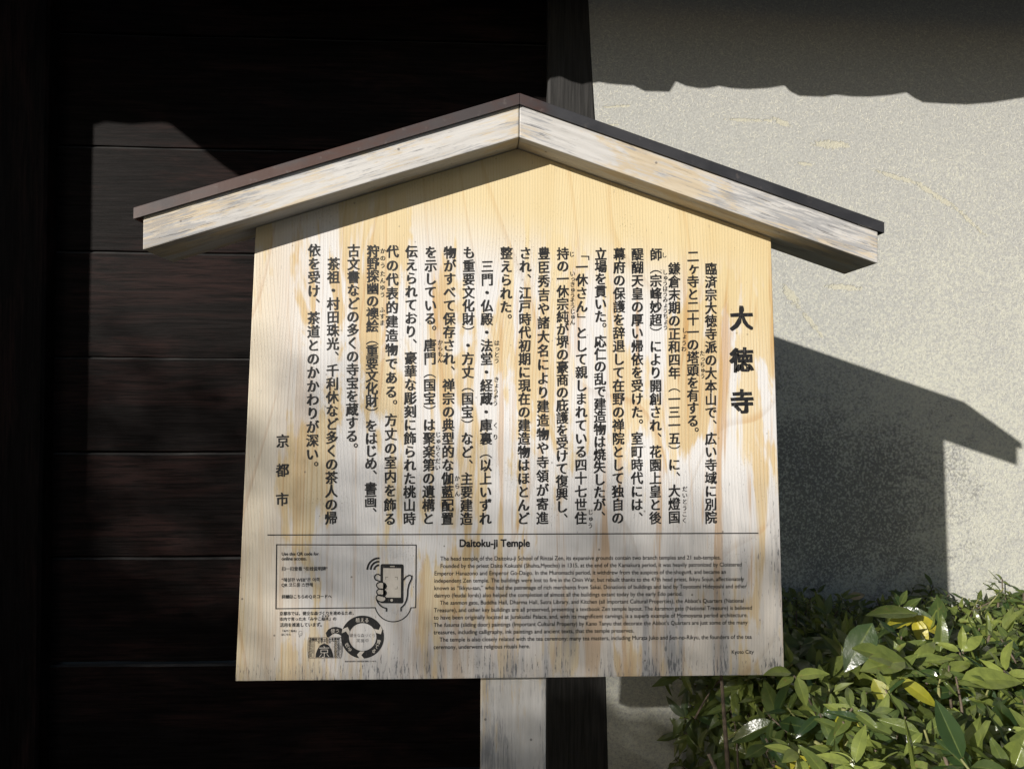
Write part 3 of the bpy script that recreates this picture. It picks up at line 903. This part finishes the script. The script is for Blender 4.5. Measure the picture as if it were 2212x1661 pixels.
A = Art(INK)
for r in (50, 82, 112):
    A.stroke(PL(arc(1158, 405, r - 8, 180, 272, 16)), 17 * U)
x0, y0, x1, y1 = 1171, 352, 1377, 700
A.poly(PL(rrect(x0, y0, x1, y1, 18)))
A.stroke(PL([(1217, 492), (1217, 467), (1242, 467)]), 3 * U)
A.build('phone_drawing', M['ink'], board)
A = Art(INK - 0.0003)
A.poly(PL([(1195, 388), (1354, 388), (1354, 648), (1195, 648)]))
A.poly(PL(rrect(1255, 369, 1298, 376, 3)))
A.poly(PL(ell(1273, 672, 12, 12)))
for cx, cy in ((1181, 545), (1182, 604), (1178, 656)):
    A.poly(PL(ell(cx, cy, 42, 29, 12)))
A.build('phone_screen', M['paper'], board)
A = Art(INK - 0.0006)
for cx, cy in ((1181, 545), (1182, 604), (1178, 656)):
    A.stroke(PL(ell(cx, cy, 44, 31, 12)), 10 * U, closed=True)
A.stroke(PL([(1172, 455)] + arc(1146, 470, 28, 290, 90, 12) + [(1170, 508)]), 10 * U)
A.stroke(PL([(1377, 492), (1396, 464), (1426, 448), (1450, 455), (1448, 480), (1424, 530), (1414, 580), (1412, 630), (1404, 670), (1386, 710), (1356, 738), (1356, 770)]), 11 * U)
A.stroke(PL([(1138, 668), (1152, 695), (1172, 720), (1196, 736), (1226, 744), (1226, 773)]), 11 * U)
for q_ in (((1217, 490), (1217, 467), (1240, 467)), ((1300, 466), (1322, 466), (1322, 490)), ((1217, 548), (1217, 571), (1240, 571)), ((1300, 570), (1322, 570), (1322, 548))):
    A.stroke(PL(q_), 3 * U)
A.build('hand_drawing', M['ink'], board)

# ---- the ring and log emblem
def Q(x, y): return P(442.4 + 0.55 * x, 553.0 + 0.55 * y)
def QL(l): return [Q(*p) for p in l]
V = U * 0.55
def gly(A, ch, x, y, em, rot=0, bold=0.0):
    c = Q(x, y); A.glyph(ch, c[0], c[1], em * V, R(rot), 'plain', bold)
A = Art(INK)
o_ = arc(1045, 813, 345, 0, 360, 72); i_ = arc(1045, 813, 222, 0, 360, 72)
n = 72
A.raw(QL(o_[:n] + i_[:n]), [(k, (k+1) % n, n + (k+1) % n, n + k) for k in range(n)])
A.poly(QL([(470, 818), (452, 752), (490, 697), (555, 660), (620, 652), (690, 672), (724, 692), (705, 740), (700, 796), (660, 770), (610, 758), (560, 772), (530, 800), (505, 818)]))
for s, x0, x1, y in (('健全な森づくり', 832, 1255, 812), ('実施中', 940, 1150, 894)):
    for k, ch in enumerate(s):
        gly(A, ch, x0 + (x1 - x0) * (k + 0.5) / len(s), y - 24, 62 if len(s) > 3 else 66, 0, -0.012)
a, b = Q(765, 1218), Q(1290, 1218)
A.line('豊かな森を育てる府民税を活用しています。', a[0], b[0], a[1], bold=0.02)
A.build('ring_emblem', M['ink'], board)
A = Art(INK - 0.0003)
A.poly(QL([(1335, 628), (1362, 690), (1340, 765), (1262, 742), (1230, 680), (1305, 695)]))
A.poly(QL([(718, 690), (803, 652), (838, 720), (822, 788), (778, 722), (712, 755)]))
A.poly(QL([(1007, 1042), (1080, 1042), (1028, 1102), (1075, 1160), (1000, 1160), (958, 1098)]))
for ch, x, y, rot in (('植', 966, 541, 0), ('え', 1040, 541, 0), ('る', 1112, 541, 0), ('使', 568, 718, 4), ('う', 640, 716, -4),
                      ('育', 1306, 888, -16), ('て', 1276, 962, -26), ('る', 1230, 1034, -34), ('伐', 796, 944, 28), ('る', 838, 1010, 36)):
    gly(A, ch, x, y, 76, rot, 0.012)
A.build('ring_emblem_lettering', M['paper'], board)

A = Art(INK)
A.stroke(QL([(690, 820), (180, 826), (170, 870), (166, 1000), (172, 1120), (182, 1162), (692, 1152)]), 5 * V)
A.stroke(QL(ell(690, 986, 32, 168)), 5 * V, closed=True)
for k in (0.72, 0.45, 0.2):
    A.stroke(QL(ell(692, 986, 32 * k, 168 * k)), 3 * V, closed=True)
r3 = random.Random(5)
def bark(xa, xb, ya, yb, nrow):
    for i in range(nrow):
        y = ya + (yb - ya) * (i + 0.5) / nrow
        x = xa + r3.uniform(0, 10)
        while x < xb - 8:
            w = min(r3.uniform(10, 46), xb - x)
            A.stroke(QL([(x, y), (x + w, y + r3.uniform(-3, 3))]), (yb - ya) / nrow * 0.62 * V)
            x += w + r3.uniform(4, 12)
bark(174, 222, 884, 1150, 20); bark(582, 662, 880, 1146, 20); bark(184, 662, 876, 892, 2)
a, b = Q(186, 874), Q(674, 874)
A.line('京都市で育った木を使用', a[0], b[0], a[1], bold=0.045)
a, b = Q(325, 920), Q(536, 920)
A.line('み や こ 杣 木', a[0], b[0], a[1], bold=0.02)
A.stroke(QL([(230, 896), (270, 896), (266, 1148), (228, 1148)]), 4 * V, closed=True)
for k, ch in enumerate('市内産木材認証マーク'):
    gly(A, ch, 249, 914 + k * 24.5, 22, 0, 0.02)
A.poly(QL([(290, 1148), (300, 1075), (325, 1010), (362, 952), (405, 930), (435, 925), (470, 932), (508, 958), (545, 1022), (568, 1085), (578, 1146)]))
A.build('log_emblem', M['ink'], board)
A = Art(INK - 0.0003)
gly(A, '京', 432, 1052, 205, 0, -0.014)
A.build('log_emblem_lettering', M['paper'], board)

# ------------------------------------------------------------------ the clipped shrub at the right
shrub = thing('shrub', 'clipped evergreen shrub with glossy green and a few yellow leaves, right of the notice board', 'shrub', (1.3, 0.28, 0))
rs = random.Random(21)

class Leaves:
    def __init__(self): self.v = []; self.f = []; self.t = []
    def add(self, p, d, up, L, W, tint, droop=0.25, fold=0.25, wav=0.0, N=7, cross=((1, -0.05), (0.10, 0.0), (0, 0.55), (-0.10, 0.0), (-1, -0.05))):
        d = d.normalized(); s = d.cross(up)
        if s.length < 1e-4: s = d.orthogonal()
        s.normalize(); u = s.cross(d).normalized()
        k = len(self.v); m = len(cross)
        ph = rs.uniform(0, 6)
        tw = rs.uniform(-0.35, 0.35)
        for i in range(N):
            t = i / (N - 1)
            w = W * 0.5 * max(0.0, math.sin(math.pi * min(1, t ** 0.82)) ** 0.85) * (1 - 0.16 * t) if 0 < i < N - 1 else 0.0006
            c = p + d * (L * (t - 0.25 * droop * t * t)) - u * (droop * L * t * t * 0.75)
            ca, sa = math.cos(tw * t), math.sin(tw * t)
            s2 = s * ca + u * sa; u2 = u * ca - s * sa
            ww = wav * L * math.sin(ph + t * 9)
            for q_, dt in cross:
                self.v.append(c + s2 * (w * q_) + u2 * (w * fold * abs(q_) + ww * q_))
                self.t.append(tint + dt * (1 - 0.7 * t))
        for i in range(N - 1):
            a = k + i * m; b = a + m
            for j in range(m - 1):
                self.f.append((a + j, a + j + 1, b + j + 1, b + j))
    def build(self, name, mat, parent):
        mb = MB(); mb.add(self.v, self.f)
        return mb.build(name, mat, parent, smooth=True, attr=self.t, fix=False)

def hsh(x, y):
    return 0.5 * math.sin(x * 7.1 + y * 3.3) + 0.3 * math.sin(x * 15.7 - y * 9.1 + 1.3) + 0.2 * math.sin(x * 29 + y * 23)
def top_z(x, y):
    return 0.868 + 0.075 * (0.84 - y) + 0.028 * hsh(x, y) - 0.10 * max(0, 0.62 - x) / 0.25 + 0.02 * max(0, x - 1)
def left_x(y, z):
    return 0.475 + 0.05 * hsh(y * 1.3 + 2, z * 1.7) + 0.10 * max(0.0, y)
YF, YB = -0.38, 0.92
green, yellow, dry = Leaves(), Leaves(), Leaves()
twigs = MB(); gtw = MB()

def shoot(p, ax, n, L0, L1, stem=True, tint0=None, target=None):
    ax = ax.normalized()
    a = ax.orthogonal().normalized(); b = ax.cross(a)
    t0 = rs.uniform(0, 6.28)
    base_t = rs.random() ** 1.6 if tint0 is None else tint0
    for i in range(n):
        th = t0 + i * 2.4 + rs.uniform(-0.35, 0.35)
        out = a * math.cos(th) + b * math.sin(th)
        rise = rs.uniform(-0.15, 0.75)
        L = rs.uniform(L0, L1)
        q_ = p - ax * (0.006 + 0.016 * i / n * 3 * rs.random()) + out * 0.004
        tint = min(1, max(0, base_t + rs.uniform(-0.25, 0.3)))
        lv = target or green
        lv.add(q_, out + ax * rise, ax + Vector((rs.uniform(-.3, .3), rs.uniform(-.3, .3), rs.uniform(-.3, .3))), L, L * rs.uniform(0.28, 0.44), tint,
               rs.uniform(-0.1, 0.75), rs.uniform(0.0, 0.6), wav=rs.uniform(0, 0.045))
    if stem:
        tgt = gtw if rs.random() < 0.55 else twigs
        e = p - ax * rs.uniform(0.06, 0.13) + Vector((rs.uniform(-.03, .03), rs.uniform(-.03, .03), -0.02))
        tgt.tube([e, (e + p) / 2 + Vector((rs.uniform(-.006, .006), rs.uniform(-.006, .006), 0)), p], [0.0028, 0.0023, 0.0016], 6)

def blocked(p):
    """keep leaves out of the plaster, the planks, the board and its post"""
    return p.y > 0.905 or (-0.06 < p.y < 0.09 and p.x < 0.56 and p.z > 0.90)

# top of the hedge
cnt = 0
while cnt < 1550:
    x, y = rs.uniform(0.33, 2.5), rs.uniform(YF, YB - 0.03)
    if x < left_x(y, 0.85) or (x > 1.75 and rs.random() < 0.55): continue
    if 0.44 * (y + 1.334) / 1.13 > 99: continue
    z = top_z(x, y) + rs.gauss(-0.012, 0.022) - (0.05 if rs.random() < 0.25 else 0)
    p = Vector((x, y, z))
    if blocked(p): continue
    big = rs.random()
    L0, L1 = (0.028, 0.050) if y > 0.45 else ((0.036, 0.066) if big < 0.76 else (0.062, 0.105))
    shoot(p, Vector((rs.gauss(-.2, .55), rs.gauss(-.4, .5), 1)), rs.randint(4, 7), L0, L1)
    cnt += 1
# left side, in shade
cnt = 0
while cnt < 210:
    y, z = rs.uniform(YF, YB - 0.06), rs.uniform(0.15, 0.86)
    p = Vector((left_x(y, z) + rs.gauss(0.03, 0.03), y, z))
    if rs.random() < 0.2 or blocked(p): continue
    shoot(p, Vector((-1, rs.gauss(-.35, .4), rs.uniform(0.0, 0.9))), rs.randint(4, 6), 0.055, 0.095)
    cnt += 1
# front side
cnt = 0
while cnt < 330:
    x, z = rs.uniform(0.38, 2.3), rs.uniform(0.2, 0.9)
    p = Vector((x, YF + rs.gauss(0.0, 0.03), z))
    shoot(p, Vector((rs.gauss(0, .4), -1, rs.uniform(0.0, 0.9))), rs.randint(4, 6), 0.05, 0.09)
    cnt += 1
# inner leaves that close the gaps
for k in range(3200):
    x, y = rs.uniform(0.48, 2.4), rs.uniform(YF + 0.05, YB - 0.05)
    z = top_z(x, y) - rs.uniform(0.03, 0.17)
    if x < left_x(y, z) + 0.03 or blocked(Vector((x, y, z))): continue
    th = rs.uniform(0, 6.28); L = rs.uniform(0.045, 0.085)
    green.add(Vector((x, y, z)), Vector((math.cos(th), math.sin(th), rs.uniform(-.3, .5))), Vector((rs.gauss(0, .3), rs.gauss(0, .3), 1)), L, L * 0.42, rs.random() * 0.5, 0.25)

# leaves that stand out in the photograph
UPV = Vector((-0.25, -0.45, 1)).normalized()
def one(lv, p, d, L, W, tint=0.5, up=None, droop=0.25, fold=0.2, wav=0.012):
    lv.add(Vector(p), Vector(d), up or UPV, L, W, tint, droop, fold, wav=wav)
one(green, (0.755, 0.10, 1.030), (-0.55, -0.15, -0.75), 0.120, 0.062, 0.08, Vector((-0.35, -0.9, 0.25)), 0.08, 0.08)
one(green, (0.70, 0.08, 0.985), (0.9, -0.3, -0.1), 0.13, 0.055, 0.55, None, 0.25)
one(green, (0.80, 0.06, 0.965), (-0.9, -0.25, 0.05), 0.115, 0.055, 0.7, None, 0.2)
one(green, (0.86, -0.02, 0.955), (0.95, -0.15, 0.22), 0.125, 0.052, 0.9, None, 0.3)
one(green, (0.98, 0.30, 0.985), (-0.95, -0.1, 0.12), 0.14, 0.05, 0.4, None, 0.2)
one(green, (1.10, -0.12, 0.90), (-0.9, -0.5, -0.15), 0.15, 0.055, 0.6, None, 0.2)
one(green, (0.80, -0.20, 0.875), (0.93, -0.3, -0.25), 0.15, 0.055, 0.55, None, 0.2)
one(green, (0.51, -0.06, 0.992), (-0.95, -0.1, 0.25), 0.055, 0.026, 0.6, None, 0.45)
one(green, (0.515, -0.06, 0.985), (-0.8, -0.3, -0.15), 0.045, 0.018, 0.6, None, 0.3)
one(green, (0.52, -0.06, 0.985), (0.6, -0.3, 0.3), 0.06, 0.028, 0.7, None, 0.3)
one(green, (0.52, -0.06, 0.985), (0.15, -0.4, -0.7), 0.055, 0.026, 0.6, None, 0.3)
twigs.tube([(0.60, 0.0, 0.86), (0.55, -0.04, 0.94), (0.515, -0.06, 0.987)], [0.0026, 0.002, 0.0015], 6)
for d in ((-0.95, -0.2, -0.25), (0.15, -0.5, -0.85), (0.75, -0.35, -0.5)):
    one(yellow, (0.995, 0.34, 0.968), d, 0.085, 0.036, rs.uniform(0.5, 0.9), Vector((-0.2, -0.8, 0.6)), 0.2, 0.25)
one(yellow, (0.605, -0.06, 0.925), (0.12, -0.35, -0.95), 0.105, 0.050, 0.2, Vector((-0.3, -0.9, 0.2)), 0.12, 0.12)
for d in ((-0.85, -0.3, -0.45), (-0.05, -0.5, -0.85), (0.65, -0.4, -0.65)):
    one(yellow, (0.500, -0.10, 0.862), d, 0.062, 0.027, rs.uniform(0.6, 1.0), Vector((-0.2, -0.8, 0.6)), 0.25, 0.25)
one(yellow, (0.70, 0.0, 0.955), (0.25, -0.55, -0.75), 0.065, 0.036, 0.0, Vector((-0.3, -0.85, 0.4)), 0.2)
one(yellow, (0.75, 0.0, 0.955), (0.7, -0.5, -0.45), 0.085, 0.03, 0.1, Vector((-0.3, -0.75, 0.5)), 0.3)
for k in range(16):
    x, y = rs.uniform(0.6, 1.9), rs.uniform(YF, 0.7); th = rs.uniform(0, 6.28)
    one(yellow, (x, y, top_z(x, y) + rs.uniform(-.03, .015)), (math.cos(th), math.sin(th) - .3, rs.uniform(-.3, .3)), rs.uniform(0.035, 0.065), rs.uniform(0.016, 0.026), rs.uniform(0, 0.6))
for p, d, L in (((1.02, -0.02, 0.93), (1, -.1, -.1), 0.085), ((1.23, -0.05, 0.91), (.8, -.4, -.3), 0.06), ((0.64, -0.08, 0.86), (.3, -.4, -.9), 0.085), ((0.62, -0.08, 0.90), (-.1, -.4, -.9), 0.05), ((1.12, -0.25, 0.84), (-.2, -.4, -.9), 0.05), ((0.98, 0.62, 0.93), (.9, 0, .2), 0.06)):
    one(dry, p, d, L, L * 0.4, rs.random(), Vector((-.3, -.8, .5)), 0.3, 0.5, 0.05)
for k in range(14):
    x, y = rs.uniform(0.6, 1.9), rs.uniform(YF, 0.75); th = rs.uniform(0, 6.28)
    one(dry, (x, y, top_z(x, y) + rs.uniform(-.05, .005)), (math.cos(th), math.sin(th), rs.uniform(-.4, .3)), rs.uniform(0.025, 0.05), rs.uniform(0.01, 0.02), rs.random(), None, 0.4, 0.6, 0.05)
# cut stubs and stems
for k in range(110):
    x, y = rs.uniform(0.5, 2.0), rs.uniform(YF, 0.75)
    z = top_z(x, y)
    e = Vector((x + rs.gauss(0, .02), y + rs.gauss(0, .02), z - rs.uniform(0.10, 0.18)))
    p = Vector((x, y, z + rs.uniform(-0.03, 0.022)))
    if blocked(p): continue
    (gtw if rs.random() < 0.4 else twigs).tube([e, e.lerp(p, .5) + Vector((rs.gauss(0, .006), rs.gauss(0, .006), 0)), p], [0.0040, 0.0034, 0.0028], 7)
gtw.tube([(0.625, -0.08, 0.78), (0.603, -0.08, 0.855), (0.598, -0.08, 0.935)], [0.0058, 0.0052, 0.0046], 8)
gtw.tube([(0.603, -0.08, 0.85), (0.57, -0.09, 0.862), (0.535, -0.10, 0.885)], [0.004, 0.0035, 0.003], 7)
gtw.tube([(0.603, -0.08, 0.84), (0.56, -0.09, 0.843), (0.525, -0.10, 0.85)], [0.004, 0.0032, 0.0028], 7)
for k in range(26):
    bx, by = rs.uniform(0.75, 2.1), rs.uniform(-0.05, 0.6)
    tx, ty = bx + rs.gauss(-0.12, .16), by + rs.gauss(-.08, .14)
    tx = max(tx, 0.46); tz = top_z(tx, ty) - 0.09
    mid = Vector(((bx+tx)/2 + rs.gauss(0, .04), (by+ty)/2 + rs.gauss(0, .04), tz * 0.55))
    twigs.tube([(bx, by, -0.05), mid, (tx, ty, tz)], [0.014, 0.010, 0.005], 8)
for p0, p1, p2 in (((0.62, 0.10, 0.1), (0.50, 0.0, 0.55), (0.355, -0.06, 0.845)), ((0.66, 0.22, 0.1), (0.47, 0.14, 0.6), (0.43, 0.10, 0.97)),
                   ((0.70, -0.12, 0.3), (0.655, -0.14, 0.62), (0.585, -0.11, 0.87)), ((0.74, -0.16, 0.2), (0.69, -0.17, 0.55), (0.64, -0.12, 0.82))):
    twigs.tube([p0, p1, p2], [0.008, 0.006, 0.0032], 8)
twigs.tube([(0.50, 0.0, 0.55), (0.43, -0.06, 0.70), (0.40, -0.09, 0.74)], [0.006, 0.0045, 0.0035], 7)
green.build('leaf_mass', M['leaf'], shrub)
yellow.build('yellow_leaves', M['yleaf'], shrub)
dry.build('dry_leaves', M['dry'], shrub)
twigs.build('branches', M['twig'], shrub, smooth=True)
gtw.build('green_shoots', M['gtwig'], shrub, smooth=True)

# ------------------------------------------------------------------ unseen tree added, its crown shaped to dim the lower half of the board
TD = 10.0
to_sun = -SUN.normalized()
ra = Vector((1.0, -SUN.x / SUN.y, 0)).normalized()          # to the right, square to the light
va = to_sun.cross(ra); va = va if va.z > 0 else -va
C0 = Vector((0, 0, Z0)) + to_sun * TD
tree = thing('shade_tree', 'unseen broad evergreen tree, added to shade the foot of the notice board', 'tree', (C0.x - 1.6 * ra.x, C0.y - 1.6 * ra.y, 0))
rt = random.Random(11)
def crown_top(u):
    pts = [(-4.2, -1.6), (-3.2, 0.25), (-1.5, 0.22), (-0.9, 0.14), (-0.35, 0.05), (0.0, 0.0), (0.2, -0.01), (0.36, 0.0), (0.385, -0.12), (0.395, -1.6), (0.40, -3.0)]
    for (a, b), (c, d) in zip(pts, pts[1:]):
        if a <= u <= c: return b + (d - b) * (u - a) / (c - a)
    return -9
crown = Leaves()
rs = rt
n = 0
while n < 76000:
    u, v = rt.uniform(-4.2, 0.41), rt.uniform(-3.2, 0.3)
    dpt = crown_top(u) - v
    if n > 50000 and v > -0.60: continue
    if u < 0.0 and rt.random() < 0.22: continue
    if dpt < 0 or rt.random() > 0.12 + dpt * 4.0: continue
    c = C0 + ra * u + va * v + to_sun * rt.uniform(-0.9, 0.9)
    d = Vector((rt.gauss(0, 1), rt.gauss(0, 1), rt.gauss(-.2, .6)))
    L = rt.uniform(0.04, 0.065) if n < 50000 else rt.uniform(0.11, 0.15)
    crown.add(c, d, Vector((rt.gauss(0, .6), rt.gauss(0, .6), 1)), L, L * 0.5, rt.random(), 0.25, N=3, cross=((1, 0), (-1, 0)))
    n += 1
crown.build('crown', M['leaf'], tree)
mb = MB()
bx = C0 - ra * 1.6
mb.tube([(bx.x, bx.y, -0.1), (bx.x + .1, bx.y, 2.5), (bx.x - .1, bx.y + .1, 5.0), (bx.x, bx.y, C0.z - 1.6)], [0.24, 0.19, 0.15, 0.08], 12)
for k in range(9):
    a = k * 2.4
    e = C0 + ra * (-1.9 + 1.8 * math.cos(a)) + to_sun * 0.9 * math.sin(a) + va * (-1.3 - 0.5 * (k % 3))
    mb.tube([(bx.x, bx.y, C0.z - 3.6 + 0.2 * k), (bx.lerp(e, .5).x, bx.lerp(e, .5).y, e.z - .6), e], [0.07, 0.045, 0.015], 8)
mb.build('trunk', M['bark'], tree, smooth=True)

# the lettering source is no longer needed
bpy.data.objects.remove(_curve_o)
bpy.data.curves.remove(_curve)
